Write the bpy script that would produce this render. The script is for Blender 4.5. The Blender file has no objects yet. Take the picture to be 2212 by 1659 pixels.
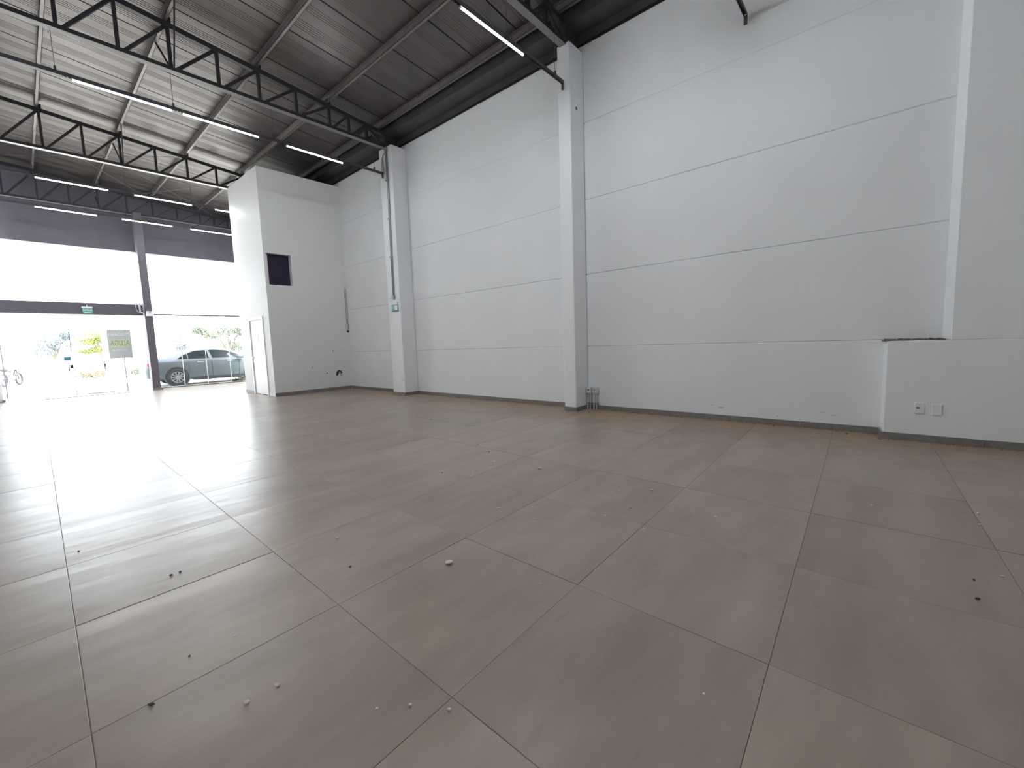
import bpy, bmesh, math, random
from mathutils import Vector, Matrix
R = random.Random(7)
S = bpy.context.scene
COL = S.collection

# ------------------------------------------------------------------ camera
F_PX, YAW, PITCH, ROLL = 918.8354, 0.8534, -0.0980, -0.0347
cam = bpy.data.cameras.new('camera'); cam.sensor_width = 36.0
cam.lens = F_PX * 36.0 / 2212.0
cam.clip_start = 0.05; cam.clip_end = 500
camo = bpy.data.objects.new('camera', cam); COL.objects.link(camo)
fw = Vector((math.sin(YAW) * math.cos(PITCH), math.cos(YAW) * math.cos(PITCH), math.sin(PITCH)))
rt = Vector((math.cos(YAW), -math.sin(YAW), 0)); up = rt.cross(fw)
c_, s_ = math.cos(ROLL), math.sin(ROLL)
r2 = c_ * rt + s_ * up; u2 = -s_ * rt + c_ * up
camo.matrix_world = Matrix(((r2.x, u2.x, -fw.x, -6.5926), (r2.y, u2.y, -fw.y, 0.0), (r2.z, u2.z, -fw.z, 1.2323), (0, 0, 0, 1)))
S.camera = camo

# ------------------------------------------------------------------ world, sun, exposure
w = bpy.data.worlds.new('overcast_sky'); S.world = w; w.use_nodes = True
bg = w.node_tree.nodes['Background']
bg.inputs['Color'].default_value = (0.90, 0.95, 1.0, 1); bg.inputs['Strength'].default_value = 1.75
sun = bpy.data.lights.new('sun', 'SUN'); sun.energy = 5.0; sun.angle = math.radians(3); sun.color = (1, .96, .9)
suno = bpy.data.objects.new('sun', sun); COL.objects.link(suno)
suno.rotation_euler = (math.radians(28), math.radians(12), 0)
vs = S.view_settings
vs.view_transform = 'Standard'; vs.look = 'None'; vs.gamma = 1.0; vs.use_curve_mapping = False
vs.exposure = 2.55
cy = S.cycles
cy.use_denoising = True; cy.max_bounces = 14; cy.diffuse_bounces = 9; cy.glossy_bounces = 6; cy.transparent_max_bounces = 16
cy.sample_clamp_indirect = 8.0; cy.caustics_reflective = False; cy.caustics_refractive = False

# ------------------------------------------------------------------ materials
def nt(name):
    m = bpy.data.materials.new(name); m.use_nodes = True
    return m, m.node_tree, m.node_tree.nodes, m.node_tree.links, m.node_tree.nodes['Principled BSDF']
def plain(name, col, rough=.5, metal=0.0, noise=0.0, scale=8.0, bump=0.0, bscale=120.0, spec=.5):
    m, t, N, L, b = nt(name)
    b.inputs['Base Color'].default_value = (*col, 1); b.inputs['Roughness'].default_value = rough
    b.inputs['Metallic'].default_value = metal; b.inputs['Specular IOR Level'].default_value = spec
    tc = N.new('ShaderNodeTexCoord')
    if noise:
        n = N.new('ShaderNodeTexNoise'); n.inputs['Scale'].default_value = scale; n.inputs['Detail'].default_value = 5
        L.new(tc.outputs['Object'], n.inputs['Vector'])
        r = N.new('ShaderNodeValToRGB')
        r.color_ramp.elements[0].position = .3; r.color_ramp.elements[1].position = .7
        r.color_ramp.elements[0].color = (*[c * (1 - noise) for c in col], 1)
        r.color_ramp.elements[1].color = (*[min(1, c * (1 + noise)) for c in col], 1)
        L.new(n.outputs['Fac'], r.inputs['Fac']); L.new(r.outputs['Color'], b.inputs['Base Color'])
    if bump:
        n2 = N.new('ShaderNodeTexNoise'); n2.inputs['Scale'].default_value = bscale; n2.inputs['Detail'].default_value = 3
        L.new(tc.outputs['Object'], n2.inputs['Vector'])
        bp = N.new('ShaderNodeBump'); bp.inputs['Strength'].default_value = bump; bp.inputs['Distance'].default_value = .01
        L.new(n2.outputs['Fac'], bp.inputs['Height']); L.new(bp.outputs['Normal'], b.inputs['Normal'])
    return m
M = {}
M['paint'] = plain('white_wall_paint', (.83, .84, .855), .55, 0, .02, 1.3, .12, 60)
M['column'] = plain('white_column_paint', (.85, .86, .875), .5, 0, .015, 2, .06, 60)
M['block'] = plain('block_wall_paint', (.75, .75, .745), .55, 0, .015, 1.5, .05, 80)
M['skirting'] = plain('grey_porcelain_skirting', (.215, .2, .19), .4, 0, .12, 14)
M['grout'] = plain('grey_grout', (.25, .22, .195), .8)
M['steel'] = plain('black_painted_steel', (.030, .027, .032), .5, 0, .15, 6)
M['chord_lit'] = plain('grey_lit_chord_underside', (.24, .23, .235), .35)  # lighter than the chord sides: light from the floor put into the colour
M['gutter'] = plain('dark_gutter_steel', (.060, .058, .062), .45, 0, .2, 3)
M['header'] = plain('dark_facade_cladding', (.108, .097, .122), .55, 0, .06, 3)
M['roof'] = plain('zinc_roof_sheet', (.145, .131, .125), .42, .65, .12, 2.2)
M['purlin'] = plain('galvanised_purlin', (.22, .198, .192), .45, .4, .1, 5)
M['track'] = plain('dark_slotted_channel', (.075, .07, .078), .45)
M['lamp'] = plain('white_lamp_diffuser', (.92, .93, .92), .35)
_b = M['lamp'].node_tree.nodes['Principled BSDF']; _b.inputs['Emission Color'].default_value = (.93, .97, 1, 1); _b.inputs['Emission Strength'].default_value = 26.0
M['lamp_off'] = plain('unlit_lamp_diffuser', (.90, .91, .90), .35)
M['plastic'] = plain('white_plastic', (.82, .83, .84), .35)
M['greyplastic'] = plain('light_grey_plastic', (.62, .65, .66), .4)
M['greypipe'] = plain('galvanised_conduit', (.30, .31, .32), .38, .6)
M['dark'] = plain('dark_plastic', (.02, .02, .022), .4)
M['green'] = plain('green_sign', (.10, .42, .36), .35)
M['darkgreen'] = plain('dark_green_print', (.02, .16, .13), .4)
M['copper'] = plain('insulated_pipe', (.26, .23, .21), .6)
M['door'] = plain('white_door_lacquer', (.84, .84, .86), .35)
M['chrome'] = plain('satin_metal', (.5, .5, .5), .3, .9)
M['mortar'] = plain('brown_mortar_dirt', (.22, .16, .11), .9, 0, .3, 40, .5, 90)
M['dirt'] = plain('brown_dust', (.23, .155, .095), .95, 0, .3, 30)
M['crumb'] = plain('white_plaster_crumb', (.72, .69, .64), .9, 0, .1, 60)
M['crumbdark'] = plain('dark_grit', (.05, .045, .04), .9)
M['scuff'] = plain('scuffed_plaster', (.66, .63, .60), .8)
M['scuff2'] = plain('grey_smear', (.55, .56, .58), .7)
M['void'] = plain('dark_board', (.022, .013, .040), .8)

def tile_material():
    m, t, N, L, b = nt('brown_grey_porcelain_tile')
    geo = N.new('ShaderNodeNewGeometry'); oi = N.new('ShaderNodeObjectInfo')
    off = N.new('ShaderNodeVectorMath'); off.operation = 'ADD'
    mul = N.new('ShaderNodeMath'); mul.operation = 'MULTIPLY'; mul.inputs[1].default_value = 37.0
    L.new(oi.outputs['Random'], mul.inputs[0])
    L.new(geo.outputs['Position'], off.inputs[0]); L.new(mul.outputs[0], off.inputs[1])
    n = N.new('ShaderNodeTexNoise'); n.inputs['Scale'].default_value = 2.2; n.inputs['Detail'].default_value = 7; n.inputs['Roughness'].default_value = .62
    mp = N.new('ShaderNodeMapping'); mp.inputs['Scale'].default_value = (.55, 1.5, 1)
    L.new(off.outputs[0], mp.inputs['Vector']); L.new(mp.outputs[0], n.inputs['Vector'])
    r = N.new('ShaderNodeValToRGB')
    r.color_ramp.elements[0].position = .28; r.color_ramp.elements[0].color = (.268, .209, .168, 1)
    r.color_ramp.elements[1].position = .74; r.color_ramp.elements[1].color = (.392, .316, .256, 1)
    L.new(n.outputs['Fac'], r.inputs['Fac'])
    hv = N.new('ShaderNodeHueSaturation')
    mr = N.new('ShaderNodeMapRange'); mr.inputs['To Min'].default_value = .93; mr.inputs['To Max'].default_value = 1.08
    L.new(oi.outputs['Random'], mr.inputs['Value']); L.new(mr.outputs[0], hv.inputs['Value']); L.new(r.outputs['Color'], hv.inputs['Color'])
    # brown dust lying along the right wall
    sx = N.new('ShaderNodeSeparateXYZ'); L.new(geo.outputs['Position'], sx.inputs[0])
    dn = N.new('ShaderNodeTexNoise'); dn.inputs['Scale'].default_value = 5; dn.inputs['Detail'].default_value = 6
    L.new(geo.outputs['Position'], dn.inputs['Vector'])
    a = N.new('ShaderNodeMath'); a.operation = 'MULTIPLY_ADD'; a.inputs[1].default_value = 1.3; a.inputs[2].default_value = -.65
    L.new(dn.outputs['Fac'], a.inputs[0])
    ad = N.new('ShaderNodeMath'); ad.operation = 'ADD'; L.new(sx.outputs['X'], ad.inputs[0]); L.new(a.outputs[0], ad.inputs[1])
    dm = N.new('ShaderNodeMapRange'); dm.inputs['From Min'].default_value = -1.5; dm.inputs['From Max'].default_value = 0.05
    dm.inputs['To Min'].default_value = 0; dm.inputs['To Max'].default_value = .9
    L.new(ad.outputs[0], dm.inputs['Value'])
    sn = N.new('ShaderNodeTexNoise'); sn.inputs['Scale'].default_value = 3.5; sn.inputs['Detail'].default_value = 5
    mps = N.new('ShaderNodeMapping'); mps.inputs['Scale'].default_value = (1.0, 3.2, 1); mps.inputs['Rotation'].default_value = (0, 0, .5)
    L.new(geo.outputs['Position'], mps.inputs['Vector']); L.new(mps.outputs[0], sn.inputs['Vector'])
    sr = N.new('ShaderNodeMapRange'); sr.inputs['From Min'].default_value = .66; sr.inputs['From Max'].default_value = .74; sr.inputs['To Max'].default_value = .16
    L.new(sn.outputs['Fac'], sr.inputs['Value'])
    smx = N.new('ShaderNodeMixRGB'); smx.inputs[2].default_value = (.10, .09, .085, 1)
    L.new(sr.outputs[0], smx.inputs[0]); L.new(hv.outputs['Color'], smx.inputs[1])
    mix = N.new('ShaderNodeMixRGB'); mix.inputs[2].default_value = (.33, .225, .145, 1)
    L.new(dm.outputs[0], mix.inputs[0]); L.new(smx.outputs[0], mix.inputs[1]); L.new(mix.outputs[0], b.inputs['Base Color'])
    # sheen worn unevenly
    rn = N.new('ShaderNodeTexNoise'); rn.inputs['Scale'].default_value = 1.7; rn.inputs['Detail'].default_value = 6
    L.new(off.outputs[0], rn.inputs['Vector'])
    rr = N.new('ShaderNodeMapRange'); rr.inputs['From Min'].default_value = .3; rr.inputs['From Max'].default_value = .7
    rr.inputs['To Min'].default_value = .285; rr.inputs['To Max'].default_value = .33
    L.new(rn.outputs['Fac'], rr.inputs['Value'])
    rd = N.new('ShaderNodeMath'); rd.operation = 'MULTIPLY_ADD'; rd.inputs[1].default_value = .35
    L.new(dm.outputs[0], rd.inputs[0]); L.new(rr.outputs[0], rd.inputs[2]); L.new(rd.outputs[0], b.inputs['Roughness'])
    b.inputs['Specular IOR Level'].default_value = .55
    bn = N.new('ShaderNodeTexNoise'); bn.inputs['Scale'].default_value = 2.5; bn.inputs['Detail'].default_value = 2
    mp2 = N.new('ShaderNodeMapping'); mp2.inputs['Scale'].default_value = (.5, 2.6, 1)
    L.new(off.outputs[0], mp2.inputs['Vector']); L.new(mp2.outputs[0], bn.inputs['Vector'])
    # tiles slightly curled along their long joints
    tc = N.new('ShaderNodeTexCoord'); so = N.new('ShaderNodeSeparateXYZ'); L.new(tc.outputs['Object'], so.inputs[0])
    ab = N.new('ShaderNodeMath'); ab.operation = 'ABSOLUTE'; L.new(so.outputs['Y'], ab.inputs[0])
    cr = N.new('ShaderNodeMapRange'); cr.interpolation_type = 'SMOOTHSTEP'
    cr.inputs['From Min'].default_value = .24; cr.inputs['From Max'].default_value = .43; cr.inputs['To Max'].default_value = -.22
    L.new(ab.outputs[0], cr.inputs['Value'])
    hs = N.new('ShaderNodeMath'); hs.operation = 'MULTIPLY_ADD'; hs.inputs[1].default_value = .45
    L.new(bn.outputs['Fac'], hs.inputs[0]); L.new(cr.outputs[0], hs.inputs[2])
    bp = N.new('ShaderNodeBump'); bp.inputs['Strength'].default_value = .6; bp.inputs['Distance'].default_value = .012
    L.new(hs.outputs[0], bp.inputs['Height']); L.new(bp.outputs['Normal'], b.inputs['Normal'])
    return m
M['tile'] = tile_material()

def glass_material(name, tint):
    m, t, N, L, b = nt(name); N.remove(b)
    out = N['Material Output']
    tr = N.new('ShaderNodeBsdfTransparent'); tr.inputs['Color'].default_value = (*tint, 1)
    gl = N.new('ShaderNodeBsdfGlossy'); gl.inputs['Roughness'].default_value = .02
    fr = N.new('ShaderNodeFresnel'); fr.inputs['IOR'].default_value = 1.45
    mx = N.new('ShaderNodeMixShader')
    ge = N.new('ShaderNodeNewGeometry'); iv = N.new('ShaderNodeMath'); iv.operation = 'SUBTRACT'; iv.inputs[0].default_value = 1.0
    L.new(ge.outputs['Backfacing'], iv.inputs[1]); mu = N.new('ShaderNodeMath'); mu.operation = 'MULTIPLY'
    L.new(fr.outputs[0], mu.inputs[0]); L.new(iv.outputs[0], mu.inputs[1]); L.new(mu.outputs[0], mx.inputs[0]); L.new(tr.outputs[0], mx.inputs[1]); L.new(gl.outputs[0], mx.inputs[2]); L.new(mx.outputs[0], out.inputs['Surface'])
    return m
M['glass'] = glass_material('clear_shopfront_glass', (.90, .92, .92))
M['glassedge'] = plain('pale_glass_edge', (.75, .82, .80), .3)
M['car'] = plain('grey_blue_car_paint', (.135, .155, .168), .32, 0, 0, 1)
M['carglass'] = plain('tinted_car_glass', (.010, .016, .022), .15)
M['tyre'] = plain('black_rubber', (.03, .03, .035), .7)
M['rim'] = plain('alloy_rim', (.42, .43, .46), .35, .5)
M['carlow'] = plain('dark_car_trim', (.04, .035, .04), .6)
M['red'] = plain('red_lamp_plastic', (.5, .03, .06), .3)
M['ground'] = plain('pale_gravel_ground', (.56, .54, .50), .95, 0, .08, 3)
M['bark'] = plain('tree_bark', (.16, .13, .10), .9)
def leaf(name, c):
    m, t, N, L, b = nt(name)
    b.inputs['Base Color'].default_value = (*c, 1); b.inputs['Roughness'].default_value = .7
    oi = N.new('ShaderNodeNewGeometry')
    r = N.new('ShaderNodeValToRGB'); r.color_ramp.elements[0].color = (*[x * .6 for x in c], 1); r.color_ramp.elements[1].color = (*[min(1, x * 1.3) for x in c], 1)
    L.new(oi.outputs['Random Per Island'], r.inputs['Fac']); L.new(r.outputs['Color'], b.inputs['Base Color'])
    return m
M['leaf_lime'] = leaf('lime_leaves', (.130, .165, .030))
M['leaf_green'] = leaf('green_leaves', (.115, .140, .095))
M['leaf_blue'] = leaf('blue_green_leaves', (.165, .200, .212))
M['leaf_olive'] = leaf('olive_leaves', (.155, .147, .075))
def translucent(name, c, t):
    m, tr_, N, L, b = nt(name); b.inputs['Base Color'].default_value = (*c, 1); b.inputs['Roughness'].default_value = .6
    tl = N.new('ShaderNodeBsdfTranslucent'); tl.inputs['Color'].default_value = (*t, 1)
    a = N.new('ShaderNodeAddShader'); L.new(b.outputs[0], a.inputs[0]); L.new(tl.outputs[0], a.inputs[1]); L.new(a.outputs[0], N['Material Output'].inputs['Surface'])
    return m
M['signgrey'] = translucent('grey_sign_board', (.36, .375, .38), (.15, .156, .156))
M['signyellow'] = translucent('pale_yellow_sign_band', (.52, .57, .40), (.205, .23, .162))
M['signwhite'] = plain('white_sign_print', (.85, .87, .87), .5)
M['signdark'] = plain('grey_green_sign_print', (.30, .34, .25), .5)
M['blueplate'] = plain('blue_door_plate', (.06, .22, .30), .4)

# ------------------------------------------------------------------ mesh helpers
class MB:
    def __init__(s): s.v = []; s.f = []
    def add(s, vs, fs):
        o = len(s.v); s.v += [tuple(v) for v in vs]; s.f += [tuple(i + o for i in f) for f in fs]; return s
    def box(s, x0, x1, y0, y1, z0, z1):
        return s.add([(x0,y0,z0),(x1,y0,z0),(x1,y1,z0),(x0,y1,z0),(x0,y0,z1),(x1,y0,z1),(x1,y1,z1),(x0,y1,z1)],
                     [(0,3,2,1),(4,5,6,7),(0,1,5,4),(1,2,6,5),(2,3,7,6),(3,0,4,7)])
    def bar(s, a, b, w, h, upv=(0, 0, 1)):
        a, b = Vector(a), Vector(b); d = (b - a).normalized(); u = Vector(upv)
        if abs(d.dot(u)) > .98: u = Vector((0, 1, 0))
        sd = d.cross(u).normalized(); u = sd.cross(d).normalized()
        p = []
        for q in (a, b):
            p += [q - sd*w/2 - u*h/2, q + sd*w/2 - u*h/2, q + sd*w/2 + u*h/2, q - sd*w/2 + u*h/2]
        return s.add(p, [(0,1,2,3),(7,6,5,4),(0,4,5,1),(1,5,6,2),(2,6,7,3),(3,7,4,0)])
    def tube(s, pts, r, n=8, caps=True):
        pts = [Vector(p) for p in pts]; rings = []
        rs = r if isinstance(r, (list, tuple)) else [r] * len(pts)
        for i, p in enumerate(pts):
            d = (pts[min(i+1, len(pts)-1)] - pts[max(i-1, 0)]).normalized()
            u = Vector((0, 0, 1)) if abs(d.z) < .9 else Vector((1, 0, 0))
            a = d.cross(u).normalized(); b = d.cross(a)
            rings.append([p + rs[i]*(math.cos(2*math.pi*k/n)*a + math.sin(2*math.pi*k/n)*b) for k in range(n)])
        vs = [v for r_ in rings for v in r_]; fs = []
        for i in range(len(pts)-1):
            for k in range(n):
                fs.append((i*n+k, i*n+(k+1) % n, (i+1)*n+(k+1) % n, (i+1)*n+k))
        if caps: fs += [tuple(range(n))[::-1], tuple((len(pts)-1)*n+k for k in range(n))]
        return s.add(vs, fs)
    def prism(s, poly, a0, a1, axis='y'):
        n = len(poly)
        def P(p, a): return {'y': (p[0], a, p[1]), 'x': (a, p[0], p[1]), 'z': (p[0], p[1], a)}[axis]
        vs = [P(p, a0) for p in poly] + [P(p, a1) for p in poly]
        return s.add(vs, [tuple(range(n)), tuple(range(2*n-1, n-1, -1))] + [(i, (i+1) % n + 0, (i+1) % n + n, i + n)[::-1] for i in range(n)])
    def lathe(s, prof, n, axis, c):   # prof (r, a) around axis through c
        vs = []; fs = []
        for k in range(n):
            t = 2*math.pi*k/n
            for r, a in prof:
                e, g = r*math.cos(t), r*math.sin(t)
                vs.append({'y': (c[0]+e, c[1]+a, c[2]+g), 'x': (c[0]+a, c[1]+e, c[2]+g), 'z': (c[0]+e, c[1]+g, c[2]+a)}[axis])
        m = len(prof)
        for k in range(n):
            for i in range(m-1):
                fs.append((k*m+i, k*m+i+1, ((k+1) % n)*m+i+1, ((k+1) % n)*m+i))
        return s.add(vs, fs)

WORG = {}
def build(mb, name, mat, parent=None, bevel=0.0, smooth=False, seg=1, kind=None, keep=False):
    me = bpy.data.meshes.new(name)
    if parent is not None: org = Vector(WORG[parent])
    elif keep: org = Vector((0, 0, 0))
    else:
        xs, ys, zs = zip(*mb.v); org = Vector(((min(xs)+max(xs))/2, (min(ys)+max(ys))/2, min(zs)))
    me.from_pydata([Vector(v) - org for v in mb.v], [], mb.f)
    bm = bmesh.new(); bm.from_mesh(me)
    bmesh.ops.recalc_face_normals(bm, faces=bm.faces)
    if bevel: bmesh.ops.bevel(bm, geom=[e for e in bm.edges if len(e.link_faces) == 2 and e.calc_face_angle(0) > .5], offset=bevel, segments=seg, affect='EDGES', profile=.5)
    bm.to_mesh(me); bm.free()
    me.materials.append(mat if not isinstance(mat, str) else M[mat])
    if smooth: me.shade_smooth()
    o = bpy.data.objects.new(name, me); COL.objects.link(o)
    if parent is not None: o.parent = parent; WORG[o] = WORG[parent]
    else: o.location = org; WORG[o] = tuple(org)
    if kind: o['kind'] = kind
    return o
def tag(o, label, cat, group=None):
    o['label'] = label; o['category'] = cat
    if group: o['group'] = group
    return o
def thing(name, loc, label, cat, group=None):
    o = bpy.data.objects.new(name, None); COL.objects.link(o); o.location = loc; o.empty_display_size = .1; WORG[o] = tuple(loc)
    return tag(o, label, cat, group)
def struct(name, loc, label=None, cat=None):
    o = bpy.data.objects.new(name, None); COL.objects.link(o); o.location = loc; o.empty_display_size = .1; WORG[o] = tuple(loc)
    o['kind'] = 'structure'
    if label: o['label'] = label; o['category'] = cat
    return o
def dup(root, loc, label=None):
    r = root.copy(); COL.objects.link(r); r.location = loc; WORG[r] = tuple(loc)
    if label: r['label'] = label
    for ch in list(root.children):
        c = ch.copy(); COL.objects.link(c); c.parent = r
        for g in ch.children:
            d = g.copy(); COL.objects.link(d); d.parent = c
    return r
def lettering(txt, size, mat, parent, mtx, name='lettering', depth=.001):
    cu = bpy.data.curves.new('text', 'FONT'); cu.body = txt; cu.size = size; cu.align_x = 'CENTER'; cu.align_y = 'CENTER'; cu.extrude = depth
    to = bpy.data.objects.new('text_tmp', cu); COL.objects.link(to)
    dg = bpy.context.evaluated_depsgraph_get(); me = bpy.data.meshes.new_from_object(to.evaluated_get(dg))
    bpy.data.objects.remove(to)
    o = Vector(WORG[parent])
    for v in me.vertices: v.co = (mtx @ v.co) - o
    me.materials.clear(); me.materials.append(M[mat]); me.name = name
    ob = bpy.data.objects.new(name, me); COL.objects.link(ob); ob.parent = parent; WORG[ob] = WORG[parent]
    return ob

# ------------------------------------------------------------------ dimensions
XL, YB, YF = -7.12, -3.2, 19.8          # left wall face, back wall face, glazing line
ZW, ZC = 6.09, 5.98
BX, BY0, BY1, BZ = -2.208, 12.248, 14.5, 5.94   # inner block
SD = .245                                # depth of the stepped wall
def roofz(x): return 6.44 - .095 * x
def chordz(x): return 6.20 - .095 * x

# ------------------------------------------------------------------ floor
fl = build(MB().box(XL-.2, .3, YB-.2, YF+.1, -.2, -.004), 'floor', 'grout', kind='structure')
tag(fl, 'floor of large brown grey porcelain tiles with thin grout lines', 'floor')
T0 = Vector((-6.56, 1.913)); U = Vector((.857, .026)); V = Vector((.013, .845)); G = .002
def tile_mesh(poly):
    # poly ccw, top at z=0, little chamfered edge
    c = sum((Vector(p) for p in poly), Vector((0, 0))) / len(poly)
    def inset(d):
        out = []; n = len(poly)
        for i in range(n):
            p0, p1, p2 = Vector(poly[i-1]), Vector(poly[i]), Vector(poly[(i+1) % n])
            e1, e2 = (p1-p0).normalized(), (p2-p1).normalized()
            n1, n2 = Vector((-e1.y, e1.x)), Vector((-e2.y, e2.x))
            k = 1 + n1.dot(n2)
            out.append(p1 + (n1+n2)*(d/max(k, .3)))
        return out
    a, b, d = inset(0), inset(.002), None
    n = len(poly)
    vs = [(p.x-c.x, p.y-c.y, -.006) for p in a] + [(p.x-c.x, p.y-c.y, -.0007) for p in a] + [(p.x-c.x, p.y-c.y, 0) for p in b]
    fs = [tuple(range(2*n, 3*n))]
    for i in range(n):
        j = (i+1) % n; fs += [(i, j, n+j, n+i), (n+i, n+j, 2*n+j, 2*n+i)]
    me = bpy.data.meshes.new('tile'); me.from_pydata(vs, [], fs); me.materials.append(M['tile']); return me, c
def clip(poly, ax, val, sign):
    out = []
    for i in range(len(poly)):
        a, b = poly[i], poly[(i+1) % len(poly)]
        da, db = sign*(a[ax]-val), sign*(b[ax]-val)
        if da >= 0: out.append(a)
        if da*db < 0:
            t = da/(da-db); out.append((a[0]+t*(b[0]-a[0]), a[1]+t*(b[1]-a[1])))
    return out
full, fc = tile_mesh([tuple(p) for p in (U*0+V*0+Vector((G/2, G/2)), U+Vector((-G/2, G/2)), U+V+Vector((-G/2, -G/2)), V+Vector((G/2, -G/2)))])
for i in range(-2, 10):
    for j in range(-8, 24):
        o = T0 + U*i + V*j
        poly = [tuple(o+p) for p in (Vector((G/2, G/2)), U+Vector((-G/2, G/2)), U+V+Vector((-G/2, -G/2)), V+Vector((G/2, -G/2)))]
        q = poly
        for ax, val, sg in ((0, XL, 1), (0, 0.0, -1), (1, YB, 1), (1, YF+.05, -1)): q = clip(q, ax, val, sg) if len(q) > 2 else q
        if len(q) < 3: continue
        xs = [p[0] for p in q]; ys = [p[1] for p in q]
        if max(xs)-min(xs) < .02 or max(ys)-min(ys) < .02: continue
        if len(q) == 4 and all((Vector(a)-Vector(b)).length < 1e-6 for a, b in zip(q, poly)): me, c = full, Vector(fc) + o
        else: me, c = tile_mesh(q)
        t = bpy.data.objects.new('tile', me); COL.objects.link(t); t.parent = fl
        t.location = Vector((c.x, c.y, R.uniform(-.0006, .0006))) - Vector(WORG[fl])
        t.rotation_euler = (R.gauss(0, .0007), R.gauss(0, .0005), 0)

# ------------------------------------------------------------------ right wall of precast panels
zj = [0, 1.11, 2.36, 3.61, 4.86, ZW]
wr = struct('wall_right', (0, 8, 0), 'long white wall of wide precast panels with thin horizontal joints', 'wall')
build(MB().box(.14, .2, YB, YF, 0, ZW-.02), 'backing', 'paint', wr)
bays = [(YB, 3.95), (3.95, 9.2), (9.2, 14.55), (14.55, YF)]
for a, b in bays:
    for k in range(5):
        p = MB().box(0, .15, a+.001, b-.001, zj[k]+.0008, zj[k+1]-.0008)
        build(p, 'panel', 'paint', wr, bevel=.009)
for y, z, sy, sz, mt in ((1.86, .215, .035, .012, 'scuff'), (1.74, .185, .05, .018, 'scuff2'), (.53, .21, .04, .01, 'scuff'), (.43, .18, .05, .008, 'scuff'), (1.03, .115, .010, .008, 'grout'), (.78, .10, .012, .01, 'scuff2'), (4.62, .12, .014, .014, 'scuff2')):
    rq = random.Random(int(y*100)); pl = [(y+sy*math.cos(a)*rq.uniform(.5, 1.1), z+sz*math.sin(a)*rq.uniform(.5, 1.1)) for a in [k*math.pi/5 for k in range(10)]]
    build(MB().prism(pl, -.0012, .002, 'x'), 'scuff_mark', mt, wr)
# stepped thickening of the wall beside the camera (splayed returns)
ws = struct('wall_step', (0, -1.5, 0), 'thicker stepped part of the right wall with a ledge and bright edges', 'wall')
build(MB().prism([(-SD, YB), (0.02, YB), (0.02, -.012), (-SD, -.040)], 0, 1.10, 'z'), 'lower_block', 'column', ws, bevel=.006)
build(MB().prism([(-SD, YB), (0.02, YB), (0.02, -.485), (-SD, -.535)], 1.10, 6.3, 'z'), 'upper_block', 'column', ws, bevel=.006)
lm = MB()
for k in range(26):
    y = -.5 + k*.0195
    lm.box(-.215+R.uniform(-.02, .03), -.002, y, y+.02, 1.099, 1.106+R.uniform(0, .018))
build(lm, 'mortar_ledge', 'mortar', ws)
# rest of shell
wl = struct('wall_left', (XL-.1, 8, 0), 'plain white wall running along the left side of the hall', 'wall')
build(MB().box(XL-.2, XL, YB, 19.15, 0, 7.15), 'wall_face', 'paint', wl)
wlp = build(MB().box(XL-.2, -7.035, 19.15, 19.42, 0, 7.1), 'trim_1', 'column', kind='structure', bevel=.01); tag(wlp, 'white wall end pier at the far left beside the glazing', 'pier')
sk = build(MB().box(-7.06, -7.00, 19.12, 19.42, 0, .075), 'baseboard_left', 'skirting', kind='structure'); tag(sk, 'short grey skirting at the foot of the far left pier', 'skirting')
wb = struct('wall_back', (-3.5, YB-.1, 0), 'plain white wall closing the hall behind the camera', 'wall')
build(MB().box(XL-.2, .3, YB-.2, YB, 0, 7.2), 'wall_face', 'paint', wb)

# baseboards: each strip its own piece
def skirt(parent, a, b, d=.012, h=.075, n=None):
    a, b = Vector(a), Vector(b); L_ = (b-a).length; n = n or max(1, round(L_/.86)); e = (b-a)/L_; nn = Vector((-e.y, e.x))
    for k in range(n):
        p, q = a+e*(L_*k/n+.001), a+e*(L_*(k+1)/n-.001)
        build(MB().prism([tuple(p), tuple(q), tuple(q+nn*d), tuple(p+nn*d)], 0, h, 'z'), 'skirting_tile', 'skirting', parent, bevel=.0015)
br = struct('baseboard_right', (0, 6, 0), 'low grey tile skirting along the foot of the right wall', 'skirting')
skirt(br, (0, -.012), (0, 3.95)); skirt(br, (0, 4.19), (0, 8.94)); skirt(br, (0, 9.46), (0, BY0)); skirt(br, (0, BY1), (0, YF))
skirt(br, (-SD, YB), (-SD, -.03), n=4); skirt(br, (-SD-.01, -.034), (0, -.006), n=1)
def col_skirt(y0, y1):
    skirt(br, (-.396, y0), (-.396, y1), n=1); skirt(br, (0, y0), (-.408, y0), n=1)
col_skirt(3.95, 4.19); col_skirt(8.94, 9.46)

# columns
c1 = build(MB().box(-.396, 0, 3.95, 4.19, 0, ZC), 'concrete_column', 'column', bevel=.014, seg=2)
tag(c1, 'white concrete column nearest the camera, with bare conduit stubs at its foot', 'column')
h = MB().lathe([(0, -.002), (.024, -.002), (.024, -.0035)], 14, 'y', (-.218, 3.9515, 5.02)); build(h, 'bolt_hole', 'dark', c1)
c2 = build(MB().box(-.396, 0, 8.94, 9.46, 0, ZC), 'concrete_column', 'column', bevel=.014, seg=2)
tag(c2, 'white concrete column with a vertical conduit and a green exit sign', 'column')

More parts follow.
